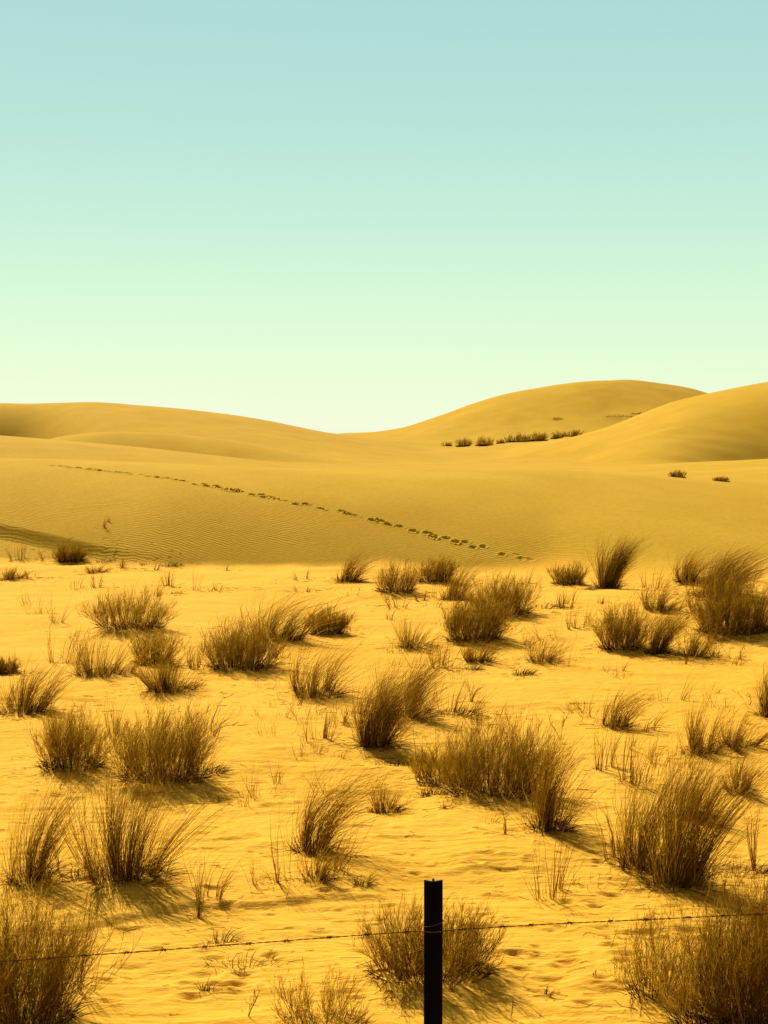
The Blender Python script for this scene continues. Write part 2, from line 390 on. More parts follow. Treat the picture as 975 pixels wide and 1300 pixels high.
add('sparse', 668, 741, 24, 40, 0.8, 0.1, 'faint thin grass left of the round fuzzy shrub')
add('sparse', 827, 746, 28, 64, 1.4, 0.1, 'wide thin line of grass between the upright tussock and the right-hand tussocks')
add('tall', 873, 738, 42, 40, 1.1, 0.45, 'leaning tussock at the dune foot left of the biggest right-hand tussock')
add('tall', 910, 756, 66, 76, 2.2, 0.45, 'big dark wind-swept tussock at the dune foot on the right')
add('bush', 926, 802, 74, 84, 1.9, 0.1, 'broad dark shrub directly below the big wind-swept tussock on the right')
add('tall', 966, 799, 52, 44, 1.0, 0.2, 'grass tussock cut by the right edge beside the broad dark shrub')
add('sparse', 948, 740, 30, 40, 0.8, 0.3, 'thin leaning grass at the dune foot near the right edge')
add('tall', 838, 773, 34, 46, 0.9, 0.35, 'small leaning tussock behind the pair of dark shrubs on the right')
add('sparse', 719, 771, 32, 24, 1.6, 0.1, 'narrow brown sprig standing below the round fuzzy shrub')
add('low', 692, 771, 9, 60, 1.1, 0.1, 'dark low mat of dead stems left of the narrow brown sprig')
add('sparse', 762, 765, 14, 18, 0.6, 0.1, 'tiny sprig on sand below the tall upright tussock')
# --- second band
add('bush', 166, 795, 54, 88, 1.1, 0.05, 'twiggy dome shrub alone on pale sand at the upper left')
add('sparse', 124, 778, 28, 14, 0.7, 0.0, 'few thin stalks at the left side of the twiggy dome shrub')
add('sparse', 80, 841, 58, 40, 1.3, 0.15, 'tall thin grass left of the second-row tussocks at the left')
add('tall', 128, 856, 64, 80, 0.9, 0.12, 'loose tussock with a dark base line, below the twiggy dome shrub')
add('bush', 196, 840, 46, 52, 1.1, 0.05, 'small shrub behind the dense dark-based tussock at the left')
add('tall', 217, 875, 54, 80, 1.5, 0.15, 'dense low tussock with a dark base, in front of the small shrub')
add('sparse', 251, 848, 46, 44, 1.7, 0.3, 'loose leaning grass between the dense low tussock and the dark round shrub')
add('bush', 308, 846, 68, 90, 1.7, 0.15, 'big dark rounded shrub left of centre')
add('tall', 352, 811, 66, 78, 1.2, 0.5, 'tall golden tussock swept to the right behind the big dark rounded shrub')
add('bush', 415, 804, 38, 46, 1.6, 0.3, 'small dense dark shrub leaning right on open sand')
add('bush', 6, 853, 22, 34, 1.5, 0.0, 'dark low mound of a shrub cut by the left edge')
add('tall', 30, 903, 64, 82, 1.3, 0.2, 'dark-based tussock near the left edge below the dark mound')
add('tall', 523, 821, 40, 54, 0.6, 0.1, 'open tussock with a flat dark base in the middle of the flat')
add('bush', 601, 812, 64, 72, 1.8, 0.15, 'large dense brown shrub in the middle right of the flat')
add('tall', 608, 839, 34, 40, 1.0, 0.3, 'short dark tussock at the foot of the large dense brown shrub')
add('sparse', 562, 847, 38, 44, 1.8, 0.1, 'thin grass left of the short dark tussock under the brown shrub')
add('low', 599, 850, 10, 28, 0.9, 0.1, 'dark scrap of dead stems below the short dark tussock')
add('tall', 404, 882, 80, 78, 1.0, 0.35, 'leaning dome-shaped tussock alone left of the centre')
add('sparse', 352, 835, 24, 24, 1.0, 0.1, 'small faint sprig right of the big dark rounded shrub')
add('bush', 789, 822, 62, 58, 1.5, 0.05, 'left one of the two dark shrubs standing close together on the right')
add('tall', 835, 828, 58, 36, 1.6, 0.3, 'narrow dark tussock, right one of the two dark plants standing close together')
add('tall', 880, 832, 46, 64, 0.7, 0.15, 'low loose tussock right of the narrow dark tussock')
add('sparse', 917, 816, 26, 34, 1.4, 0.1, 'short thin sprig below the broad dark shrub on the right')
add('sparse', 850, 800, 36, 40, 1.2, 0.2, 'thin grass behind and between the two dark plants and the broad shrub')
add('sparse', 731, 798, 32, 24, 1.0, 0.1, 'left one of two thin sprigs above the spiky tussock')
add('sparse', 750, 796, 38, 34, 0.9, 0.3, 'right one of two thin sprigs above the spiky tussock')
add('tall', 692, 838, 48, 56, 0.45, 0.3, 'spiky open tussock with a few long blades on the open sand')
add('low', 664, 857, 18, 30, 1.1, 0.1, 'small dark dead plant left below the spiky open tussock')
add('tall', 519, 908, 84, 76, 1.1, 0.35, 'swept grass tussock behind the tall dark curved tussock')
add('tall', 479, 945, 104, 54, 2.2, 0.35, 'tall dark dense tussock curving right at the centre')
add('sparse', 570, 904, 44, 70, 2.2, 0.1, 'row of thin stalks rising from a low dark mat right of the centre')
add('low', 575, 905, 10, 92, 1.6, 0.1, 'low dark mat of dead stems right of the centre tussocks')
add('sparse', 603, 891, 32, 24, 0.7, 0.6, 'few long stalks leaning right at the end of the dark mat')
add('sparse', 413, 937, 54, 30, 1.2, 0.15, 'narrow sprig below the leaning dome-shaped tussock')
add('sparse', 448, 917, 22, 24, 0.7, 0.2, 'faint little sprig between the narrow sprig and the dark curved tussock')
# --- third band
add('bush', 90, 971, 84, 86, 1.4, 0.05, 'left one of the two fuzzy brown shrubs standing side by side at the left')
add('bush', 206, 986, 104, 116, 1.8, 0.05, 'bigger right one of the two fuzzy brown shrubs side by side at the left')
add('sparse', 147, 932, 58, 24, 0.9, 0.1, 'few upright stalks behind the gap of the two fuzzy brown shrubs')
add('twig', 270, 932, 50, 50, 1.6, 0.7, 'bare branch leaning right beside the bigger fuzzy brown shrub')
add('low', 262, 978, 10, 60, 0.9, 0.2, 'dead stems trailing right from the base of the bigger fuzzy shrub')
add('bush', 628, 1004, 104, 128, 2.0, 0.05, 'largest wide brown shrub in the middle of the flat')
add('tall', 697, 1050, 120, 66, 1.7, 0.15, 'tall dark tussock at the lower right side of the widest brown shrub')
add('bush', 560, 988, 48, 70, 1.0, 0.1, 'small fine-twigged shrub at the left side of the widest brown shrub')
add('low', 500, 972, 12, 56, 0.9, 0.3, 'dark twig litter left of the widest brown shrub')
add('low', 550, 1008, 20, 34, 1.0, 0.1, 'low prickly dead plant below the left end of the widest brown shrub')
add('sparse', 566, 1026, 12, 10, 0.5, 0.0, 'tiny sprig on bare sand below the widest brown shrub')
add('sparse', 738, 893, 9, 10, 0.4, 0.0, 'tiny lone sprig on open sand below the spiky open tussock')
add('twig', 712, 937, 34, 16, 1.0, 0.1, 'short dark stick standing at the upper right of the widest brown shrub')
add('sparse', 760, 920, 48, 20, 0.8, 0.15, 'left thin stalks behind the leaning tussock on the right')
add('tall', 783, 921, 54, 46, 0.6, 0.5, 'small tussock leaning far right on the open sand at the right')
add('sparse', 759, 977, 62, 16, 0.9, 0.0, 'left one of two tall straight stalk clusters on the right')
add('sparse', 777, 975, 68, 22, 1.1, 0.2, 'right one of two tall straight stalk clusters on the right')
add('sparse', 820, 927, 34, 34, 0.8, 0.6, 'few stalks leaning right above the tall loose stalks on the right')
add('sparse', 808, 994, 92, 66, 2.4, 0.1, 'tall loose stalks behind the biggest right-hand tussock')
add('tall', 889, 954, 74, 58, 0.8, 0.1, 'loose upright tussock left of the dark-matted grass at the right')
add('tall', 934, 946, 50, 66, 0.9, 0.35, 'swept tussock on a dark mat near the right edge')
add('tall', 938, 1004, 52, 40, 0.8, 0.05, 'small twin-footed tussock below the swept tussock at the right')
add('tall', 975, 908, 66, 30, 1.0, 0.05, 'dark upright tussock cut by the right edge')
add('twig', 950, 895, 24, 24, 0.8, -0.6, 'small dry branch leaning left beside the dark right-edge tussock')
# --- fourth band
add('tall', 40, 1117, 142, 78, 1.1, 0.15, 'tall open tussock at the left edge with a dark foot')
add('twig', 74, 1108, 60, 18, 1.0, -0.45, 'broken dark stalk leaning left against the tall left-edge tussock')
add('tall', 163, 1113, 138, 126, 1.7, 0.12, 'big fan-shaped tussock right of the tall left-edge tussock')
add('sparse', 108, 1103, 44, 30, 1.0, 0.1, 'small dark sprig between the tall open tussock and the big fan-shaped tussock')
add('low', 108, 1112, 12, 66, 0.9, 0.1, 'dead stems scattered between the two large tussocks at the left')
add('sparse', 249, 1166, 94, 18, 0.7, 0.02, 'small bunch of straight upright stalks alone left of the open leaning sprig')
add('sparse', 273, 1146, 82, 52, 1.2, 0.35, 'open leaning sprig right of the bunch of straight stalks')
add('low', 284, 1196, 34, 40, 0.7, 0.1, 'small prickly dead plant above the barbed wire at the left')
add('sparse', 277, 1017, 10, 13, 0.8, 0.0, 'tiny dark sprig on rippled sand below the two fuzzy shrubs')
add('tall', 396, 1078, 118, 62, 1.0, 0.55, 'tall golden tussock swept to the right, left of the fence post')
add('tall', 402, 1112, 50, 66, 0.5, 0.2, 'short loose grass at the foot of the tall swept tussock')
add('sparse', 424, 1104, 56, 24, 0.9, 0.5, 'few stalks leaning right beside the short loose grass')
add('tall', 490, 1028, 44, 52, 0.6, 0.05, 'small isolated tussock with a dark base above the fence post')
add('sparse', 350, 1116, 86, 28, 0.4, 0.0, 'few very thin tall stalks left of the tall swept tussock')
add('twig', 424, 1036, 22, 8, 0.7, 0.1, 'short dark stick right beside the tall swept tussock')
add('sparse', 640, 1058, 54, 18, 0.3, -0.1, 'couple of hair-thin stalks left of the tall dark tussock')
add('sparse', 695, 1138, 94, 74, 1.5, 0.05, 'thin radiating sprig alone on the sand right of the fence post')
add('tall', 812, 1097, 150, 66, 1.1, 0.12, 'left half of the biggest right-hand clump, tall and open')
add('tall', 858, 1120, 176, 96, 2.2, 0.18, 'biggest densest tussock on the right')
add('sparse', 778, 1090, 104, 30, 0.7, -0.2, 'few long stalks leaning left beside the biggest right-hand clump')
add('tall', 884, 1037, 66, 60, 1.0, 0.15, 'dark tussock directly behind the biggest tussock on the right')
add('low', 935, 1108, 16, 120, 1.8, 0.3, 'long dark mat of dead grass right of the biggest tussock')
add('sparse', 962, 1104, 112, 46, 0.9, 0.05, 'faint tall stalks near the right edge above the wire')
# --- nearest band
add('bush', 24, 1292, 180, 150, 2.4, 0.12, 'huge fuzzy shrub filling the bottom left corner')
add('sparse', 90, 1250, 130, 60, 1.2, 0.15, 'pale thin grass at the right side of the huge corner shrub')
add('bush', 545, 1230, 98, 165, 2.0, 0.05, 'wide fuzzy shrub directly behind the fence post')
add('bush', 408, 1298, 78, 132, 0.55, 0.05, 'thin open twiggy shrub at the bottom left of the fence post')
add('low', 312, 1226, 26, 110, 0.8, 0.8, 'fan of long dry blades lying on the sand under the wire')
add('low', 264, 1259, 8, 20, 0.35, 0.1, 'small dark scrap on the sand below the wire at the left')
add('twig', 314, 1290, 50, 14, 0.5, 0.1, 'thin bent twig standing near the bottom left of the open shrub')
add('bush', 826, 1258, 108, 64, 0.7, 0.05, 'open dark-stemmed shrub at the left of the bottom right thicket')
add('bush', 898, 1298, 132, 92, 1.0, 0.05, 'twiggy shrub at the bottom edge between the open shrub and the corner shrub')
add('bush', 962, 1288, 190, 150, 2.8, 0.05, 'dense dark shrub filling the bottom right corner')
add('sparse', 769, 1190, 12, 26, 0.7, 0.0, 'little prickly sprig just under the wire right of the post')
add('sparse', 693, 1264, 22, 24, 0.6, 0.3, 'faint small sprig on the rippled sand at the bottom right of the post')
add('twig', 755, 1240, 18, 16, 0.4, -0.6, 'single thin twig fallen on the scuffed sand right of the post')
add('twig', 648, 1292, 26, 8, 0.4, 0.1, 'single thin stalk at the bottom right of the post')
add('low', 459, 1124, 8, 18, 0.6, 0.1, 'small dark clod of dead roots on the sand above the left wire')
# --- out on the dunes
add('sparse', 129, 668, 16, 18, 1.0, 0.1, 'lone sprig on the face of the front dune at the left')
add('far', 567, 566, 6, 14, 0.8, 0.1, 'faintest leftmost shrub of the row at the foot of the far dune')
add('far', 588, 567, 13, 18, 1.2, 0.05, 'second small shrub in the row at the foot of the far dune')
add('far', 615, 566, 14, 22, 1.2, 0.1, 'third shrub, widest of the left three at the far dune foot')
add('far', 636, 563, 7, 12, 0.8, 0.1, 'tiny shrub between the left and middle groups at the far dune foot')
add('far', 657, 561, 12, 34, 1.6, 0.2, 'broad dark low shrub left in the middle pair at the far dune foot')
add('far', 683, 560, 13, 26, 1.6, 0.1, 'darker right one of the middle pair at the far dune foot')
add('far', 708, 557, 10, 18, 1.2, 0.1, 'left one of the last pair at the far dune foot')
add('far', 728, 554, 10, 28, 1.4, 0.3, 'rightmost shrub of the row at the foot of the far dune')
add('far', 860, 606, 10, 22, 1.6, 0.0, 'left one of two small shrubs behind the front dune at the right')
add('far', 915, 611, 8, 24, 1.6, 0.1, 'right one of two small shrubs behind the front dune at the right')
add('far', 708, 532, 3, 16, 0.5, 0.2, 'short thin dark line of scrub on the slope of the far dune')
add('far', 786, 529, 3, 38, 0.7, 0.2, 'long thin dark line of scrub high on the far dune')
add('far', 813, 525.5, 3, 26, 0.6, 0.2, 'thin line of scrub where the far dune meets the right dune')


# sand heaped by the wind around the bigger plants
for kind, px, py, h, w, dens, lean, label in P:
    if kind in ('tall', 'bush') and py > 725 and w >= 35:
        x, y = ground_at(px, min(py, 1330)); s = w * y / FPX
        a, b = window(x, y, s * 1.8)
        q = ((XX[a, b] - x - 0.1 * s) / (0.55 * s)) ** 2 + ((DG[a, b] - y) / (0.55 * s)) ** 2
        HG[a, b] += min(0.10, 0.09 * s) * np.exp(-q) * (1 + 0.3 * noise(XX[a, b] * 6, DG[a, b] * 6))

# ------------------------------------------------------------------ terrain meshes
def grid_normals():
    du = np.stack([np.gradient(XX, axis=1), np.zeros_like(XX), np.gradient(HG, axis=1)], -1)
    dd = np.stack([np.gradient(XX, axis=0), np.gradient(DG, axis=0), np.gradient(HG, axis=0)], -1)
    n = np.cross(du, dd); n /= np.linalg.norm(n, axis=-1, keepdims=True)
    n[n[..., 2] < 0] *= -1
    return n.astype(np.float32)
NG = grid_normals()
nr, nc = HG.shape
IDX = np.arange(nr * nc).reshape(nr, nc)
quads = np.stack([IDX[:-1, :-1], IDX[:-1, 1:], IDX[1:, 1:], IDX[1:, :-1]], -1).reshape(-1, 4)
fown = OWNER[:-1, :-1].reshape(-1)
ALLV = np.stack([XX, DG, HG], -1).reshape(-1, 3).astype(np.float32)
def raw_mesh(name, verts, faces):
    me = bpy.data.meshes.new(name)
    k = faces.shape[1]
    me.vertices.add(len(verts)); me.vertices.foreach_set('co', np.ascontiguousarray(verts, np.float32).ravel())
    me.loops.add(faces.size); me.loops.foreach_set('vertex_index', np.ascontiguousarray(faces, np.int32).ravel())
    me.polygons.add(len(faces))
    me.polygons.foreach_set('loop_start', np.arange(0, faces.size, k, dtype=np.int32))
    me.polygons.foreach_set('use_smooth', np.ones(len(faces), bool))
    me.update(calc_edges=True)
    return me
def float_attr(me, name, vals):
    at = me.attributes.new(name, 'FLOAT', 'POINT'); at.data.foreach_set('value', np.ascontiguousarray(vals, np.float32))
def setting(name, owners, label):
    f = quads[np.isin(fown, owners)]
    used = np.unique(f); remap = np.zeros(nr * nc, np.int32); remap[used] = np.arange(len(used))
    me = raw_mesh(name, ALLV[used], remap[f])
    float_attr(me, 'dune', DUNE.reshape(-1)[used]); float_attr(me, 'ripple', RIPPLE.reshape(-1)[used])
    me.materials.append(SAND)
    me.normals_split_custom_set_from_vertices(NG.reshape(-1, 3)[used])
    o = bpy.data.objects.new(name, me); COL.objects.link(o)
    o['kind'] = 'structure'; o['label'] = label; o['category'] = 'sand dune' if 'dune' in name else 'sand'
    return o
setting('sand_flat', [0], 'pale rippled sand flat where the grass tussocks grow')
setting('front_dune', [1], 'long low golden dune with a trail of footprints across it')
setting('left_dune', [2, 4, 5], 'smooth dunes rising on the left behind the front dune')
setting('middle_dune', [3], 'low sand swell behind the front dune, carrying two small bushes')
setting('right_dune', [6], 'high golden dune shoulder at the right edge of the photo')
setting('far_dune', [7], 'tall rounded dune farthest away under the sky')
g = 4000.0
gm = raw_mesh('ground', np.array([(-g, -g, -36.0), (g, -g, -36.0), (g, g, -36.0), (-g, g, -36.0)], np.float32), np.array([[0, 1, 2, 3]]))
float_attr(gm, 'dune', np.zeros(4)); float_attr(gm, 'ripple', np.zeros(4)); gm.materials.append(SAND)
go = bpy.data.objects.new('ground', gm); COL.objects.link(go); go['kind'] = 'structure'; go['label'] = 'sand plain reaching to the horizon'; go['category'] = 'sand'

# ------------------------------------------------------------------ plants
def unit(v): return v / (np.linalg.norm(v, axis=-1, keepdims=True) + 1e-9)
def strips_to_mesh(name, strips, mat, parent, r):
    """strips: list of (P[n,S,3], W[n,S], tone[n]); each strand is a narrow folded ribbon"""
    vs_, fs_, ts_, off = [], [], [], 0
    for Pn, W, tone in strips:
        n, S, _ = Pn.shape
        tan = unit(np.gradient(Pn, axis=1))
        a = r.uniform(0, 2 * np.pi, n); ref = np.stack([np.cos(a), np.sin(a), r.uniform(-0.3, 0.3, n)], -1)[:, None, :]
        side = unit(np.cross(tan, ref))
        nrm = np.cross(side, tan)
        w = W[..., None]
        V = np.stack([Pn - side * w * 0.5, Pn + nrm * w * 0.22, Pn + side * w * 0.5], 2)     # n,S,3,3
        vs_.append(V.reshape(-1, 3)); ts_.append(np.repeat(tone, S * 3))
        base = off + np.arange(n)[:, None, None] * S * 3 + np.arange(S - 1)[None, :, None] * 3 + np.arange(2)[None, None, :]
        fs_.append(np.stack([base, base + 1, base + 4, base + 3], -1).reshape(-1, 4)); off += n * S * 3
    me = raw_mesh(name, np.concatenate(vs_), np.concatenate(fs_))
    float_attr(me, 'tone', np.concatenate(ts_)); me.materials.append(mat)
    o = bpy.data.objects.new(name, me); COL.objects.link(o); o.parent = parent
    return o
def dirs(az, tilt):
    return np.stack([np.sin(tilt) * np.cos(az), np.sin(tilt) * np.sin(az), np.cos(tilt)], -1)
def blades(r, n, H, rad, S, tilt_out, tilt_rand, lean, wid, droop=0.0, lmin=0.5, clumps=0):
    rr = np.sqrt(r.random(n)) ; az = r.uniform(0, 2 * np.pi, n)
    b = np.stack([rad * rr * np.cos(az), rad * rr * np.sin(az) * 0.8, np.zeros(n) - 0.02], -1)
    if clumps:
        c = r.normal(0, rad * 0.75, (clumps, 2)); k = r.integers(0, clumps, n); cl = r.uniform(0.55 if tilt_rand < 0.14 and 60 < n < 400 else 0.8, 1.1, clumps)[k]; ct = r.normal(0, 0.10 if n > 60 else 0.05, (clumps, 2))[k]
        b[:, :2] = c[k] + r.normal(0, rad * 0.13, (n, 2))
        rr = np.clip(np.hypot(b[:, 0], b[:, 1]) / rad, 0, 1.3); az = np.arctan2(b[:, 1], b[:, 0]) + r.normal(0, 0.5, n)
    tilt = np.abs(tilt_out * rr + r.normal(0, tilt_rand, n)); d = dirs(az, tilt)
    if clumps: d[:, :2] += ct
    Ln = (cl if clumps else 1.0) * H * (lmin + (1.08 - lmin) * r.random(n) ** 0.8)
    s = np.linspace(0, 1, S)[None, :, None]
    wind = np.array([1.0, -0.1, 0.0])
    lv = (lean * r.uniform(0.4, 1.5, n))[:, None, None]
    Q = b[:, None, :] + Ln[:, None, None] * (s * d[:, None, :] + s ** 2.2 * lv * wind - np.array([0, 0, 1.0]) * (0.28 * lv ** 2 * s ** 3 + droop * s ** 2.5 * r.uniform(0.3, 1.4, n)[:, None, None]))
    Q[..., :2] += (r.normal(0, 0.02, (n, S, 2)) * Ln[:, None, None] * s)
    W = wid * r.uniform(0.6, 1.25, n)[:, None] * (1 - 0.8 * np.linspace(0, 1, S)[None, :] ** 1.6)
    return Q, W
def offshoots(r, Q, per, length, spread, S, wid, smin=0.3, upward=0.35):
    n, S0, _ = Q.shape
    k = np.repeat(np.arange(n), per); m = len(k)
    f = r.uniform(smin, 0.98, m) * (S0 - 1); i = np.floor(f).astype(int); w = (f - i)[:, None]
    st = Q[k, i] * (1 - w) + Q[k, i + 1] * w
    tg = unit(Q[k, i + 1] - Q[k, i]); d = unit(tg + spread * r.normal(0, 1, (m, 3)) + np.array([0.05, 0, upward]))
    ln = length * r.uniform(0.45, 1.2, m) * (1.15 - 0.5 * f / (S0 - 1))
    s = np.linspace(0, 1, S)[None, :, None]
    bend = r.normal(0, 0.18, (m, 3)) + np.array([0.06, 0, 0.16])
    R = st[:, None, :] + ln[:, None, None] * (s * d[:, None, :] + s ** 2 * bend[:, None, :])
    W = wid * r.uniform(0.7, 1.2, m)[:, None] * (1 - 0.65 * np.linspace(0, 1, S)[None, :])
    return R, W
INFO = {'tall': ('grass_tussock', 'grass tussock', 'tall grass tussocks on the sand flat'),
        'bush': ('desert_shrub', 'shrub', 'twiggy shrubs on the sand flat'),
        'sparse': ('grass_sprig', 'grass sprig', 'thin grass sprigs on the sand flat'),
        'low': ('withered_plant', 'withered plant', 'flattened dead plants on the sand flat'),
        'twig': ('dry_branch', 'dry branch', 'dry branches lying on the sand'),
        'far': ('distant_shrub', 'shrub', 'shrubs on the far dunes')}
def tones(r, n, mean, sd): return np.clip(r.normal(mean, sd, n), 0, 1)
def plant(i, kind, px, py, hpx, wpx, dens, lean, label):
    r = np.random.default_rng(1000 + i * 17)
    x, y = ground_at(px, py); z = height(x, y)
    Hm, Wm = hpx * y / FPX, wpx * y / FPX
    name, cat, grp = INFO[kind]
    root = bpy.data.objects.new(name, None); COL.objects.link(root); root.location = (x, y, z)
    root.empty_display_size = 0.1
    root['label'] = label; root['category'] = cat; root['group'] = grp
    wd = 0.0026 + 0.00013 * y
    if kind == 'tall':
        lean += 0.10
        n = int(270 * dens * (0.6 + 0.4 * Wm)); Hm *= 1.2
        spread = min(0.75, 0.42 * Wm / Hm)
        rad = 0.20 * Wm
        A = blades(r, n, Hm, rad, 8, spread * 0.9, 0.13, lean, wd, droop=0.05, clumps=5 + int(5 * Wm))
        B = blades(r, n // 3, Hm * 0.85, rad * 1.4, 7, spread * 1.5, 0.25, lean * 0.8, wd * 0.85, droop=0.10, lmin=0.3)
        halo = blades(r, n // 4 + 6, Hm * 0.62, Wm * 0.52, 7, 0.45, 0.25, lean * 0.8, wd * 0.8, droop=0.08, lmin=0.25)
        tm = 0.50 - 0.11 * (dens - 0.8)
        strips_to_mesh('foliage', [(*A, tones(r, n, tm, 0.20)), (*B, tones(r, n // 3, 0.5, 0.25)), (*halo, tones(r, n // 4 + 6, 0.55, 0.25))], M_GRASS, root, r)
        m = int((170 + 90 * dens) * (0.4 + 0.6 * Wm))
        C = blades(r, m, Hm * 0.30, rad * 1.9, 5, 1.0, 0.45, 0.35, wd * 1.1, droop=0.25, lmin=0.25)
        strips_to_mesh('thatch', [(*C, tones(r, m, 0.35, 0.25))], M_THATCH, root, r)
    elif kind in ('bush', 'far'):
        n0 = int(90 * dens * (0.5 + 0.5 * min(Wm, 1.6)))
        if kind == 'far': n0 = int(34 * dens)
        sp = min(1.15, 0.75 * Wm / Hm)
        Q, W = blades(r, n0, Hm * 0.86, 0.40 * Wm, 6, sp * 0.42, 0.24, lean * 0.5, wd * 1.0, droop=-0.05, lmin=0.3)
        Q[..., 2] *= 1.0 - 0.35 * np.clip(np.hypot(Q[:, :1, 0], Q[:, :1, 1]) / (0.36 * Wm), 0, 1) ** 2
        tm = 0.52 - 0.11 * (dens - 0.8)
        o1 = offshoots(r, Q, 8, Hm * 0.36, 0.42, 5, wd * 0.75, 0.05, 0.45)
        o2 = offshoots(r, o1[0], 4, Hm * 0.17, 0.45, 4, wd * 0.65, 0.1, 0.45)
        halo = blades(r, n0 + 6, Hm * 0.72, 0.46 * Wm, 6, 0.45, 0.32, lean, wd * 0.7, lmin=0.2)
        strips_to_mesh('stem_cluster', [(Q, W, tones(r, n0, 0.35, 0.2))], M_SHRUB, root, r)
        strips_to_mesh('foliage', [(*o1, tones(r, len(o1[0]), tm, 0.2)), (*o2, tones(r, len(o2[0]), tm + 0.08, 0.25)), (*halo, tones(r, len(halo[0]), 0.5, 0.25))], M_SHRUB, root, r)
        m = int((160 + 200 * dens) * (0.5 + 0.5 * min(Wm, 1.6)))
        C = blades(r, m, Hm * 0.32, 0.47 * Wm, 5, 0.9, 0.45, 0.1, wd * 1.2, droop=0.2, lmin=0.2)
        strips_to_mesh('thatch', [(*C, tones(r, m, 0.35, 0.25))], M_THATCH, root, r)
    elif kind == 'sparse':
        n = max(5, int(26 * dens))
        A = blades(r, n, Hm, 0.30 * Wm, 8, 0.22 * min(2.0, Wm / Hm) + 0.05, 0.12, lean, wd * 1.2, droop=0.04, lmin=0.5, clumps=max(2, int(n / 7)))
        m = max(6, n // 2)
        C = blades(r, m, Hm * 0.28, 0.30 * Wm, 5, 0.8, 0.4, 0.2, wd, droop=0.2, lmin=0.2)
        strips_to_mesh('foliage', [(*A, tones(r, n, 0.35, 0.2)), (*C, tones(r, m, 0.2, 0.2))], M_GRASS, root, r)
    elif kind == 'low':
        n = int(130 * dens)
        C = blades(r, n, max(Hm, 0.16) * 0.85, 0.42 * Wm, 5, 0.9, 0.45, 0.3, wd * 1.1, droop=0.22, lmin=0.3)
        C[0][..., 1] *= 0.7
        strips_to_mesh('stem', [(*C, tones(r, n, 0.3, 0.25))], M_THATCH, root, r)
    elif kind == 'twig':
        n = max(2, int(3 * dens))
        Q, W = blades(r, n, Hm, 0.05 * Wm, 7, 0.35, 0.25, lean, wd * 1.8, lmin=0.6)
        o1 = offshoots(r, Q, 4, Hm * 0.35, 0.35, 4, wd * 1.1, 0.3, 0.2)
        o2 = offshoots(r, o1[0], 2, Hm * 0.15, 0.4, 3, wd * 0.8, 0.3, 0.2)
        strips_to_mesh('stem', [(Q, W, tones(r, n, 0.4, 0.2))], M_WOOD, root, r)
        strips_to_mesh('twig_spray', [(*o1, tones(r, len(o1[0]), 0.5, 0.2)), (*o2, tones(r, len(o2[0]), 0.6, 0.2))], M_WOOD, root, r)
for i, p in enumerate(P): plant(i, *p)

# faint wisps between the big plants, and dry litter shed on the sand around them
wr = np.random.default_rng(5)
spots = []
ZONES = [(640, 975, 722, 860, 34), (860, 975, 770, 850, 14), (740, 975, 880, 1010, 24), (440, 640, 722, 870, 22), (0, 260, 722, 860, 18), (330, 640, 850, 1010, 26), (200, 440, 880, 1040, 10), (60, 330, 940, 1130, 8), (700, 975, 1010, 1130, 8), (330, 460, 1080, 1130, 3), (560, 800, 1010, 1110, 3)]
for x0, x1, y0, y1_, cnt in ZONES:
    for _ in range(cnt): spots.append((wr.uniform(x0, x1), wr.uniform(max(y0, 722), y1_)))
INFO['wisp'] = ('grass_wisp', 'grass wisp', 'faint grass wisps between the tussocks')
for k, (px, py) in enumerate(spots):
    r = np.random.default_rng(5000 + k)
    x, y = ground_at(px, py)
    root = None
    n = int(r.integers(6, 26)); Hm = 0.14 + 0.5 * r.random() ** 1.5; Wm = r.uniform(0.2, 0.75); wd = 0.0024 + 0.00012 * y
    A = blades(r, n, Hm, 0.4 * Wm, 6, 0.35, 0.25, r.uniform(0, 0.5), wd, droop=0.08, lmin=0.3, clumps=2)
    C = blades(r, n, Hm * 0.4, 0.5 * Wm, 5, 0.9, 0.4, 0.2, wd, droop=0.2, lmin=0.2)
    o = strips_to_mesh('grass_wisp', [(*A, tones(r, n, 0.45, 0.25)), (*C, tones(r, n, 0.25, 0.2))], M_GRASS, None, r)
    o.location = (x, y, height(x, y))
    o['label'] = 'short faint wisp of dry grass scattered between the bigger plants'; o['category'] = 'grass wisp'; o['group'] = 'faint grass wisps between the tussocks'
lp, lw = [], []
for kind, px, py, h, w, dens, lean, label in P:
    if kind in ('far', 'twig') or py < 700 or py > 1290: continue
    x, y = ground_at(px, py); Wm = w * y / FPX
    for _ in range(int(8 + 40 * dens * min(Wm, 1.5) * (1.6 if kind in ('tall', 'bush') else 0.6))):
        qx = x + 0.12 * Wm + wr.normal(0, 0.62) * Wm; qy = y + wr.normal(0, 0.62) * Wm
        if qy < 8.8: continue
        a = wr.normal(0, 0.55); ln = 0.03 + 0.17 * wr.random() ** 2; q = np.linspace(-0.5, 0.5, 4) * ln
        bend = wr.normal(0, 0.12) * ln * (q / ln * 2) ** 2
        xs = qx + q * math.cos(a) - bend * math.sin(a); ys = qy + q * math.sin(a) + bend * math.cos(a)
        zs = [height(float(u_), float(v_)) + 0.004 for u_, v_ in zip(xs, ys)]
        lp.append(np.stack([xs, ys, zs], -1)); lw.append(np.full(4, 0.0020 + 0.00010 * y))
lt = strips_to_mesh('grass_litter', [(np.array(lp), np.array(lw), tones(wr, len(lp), 0.3, 0.3))], M_GRASS, None, wr)
lt['kind'] = 'stuff'; lt['label'] = 'shed dry blades and stems littering the sand around the plants'; lt['category'] = 'plant litter'

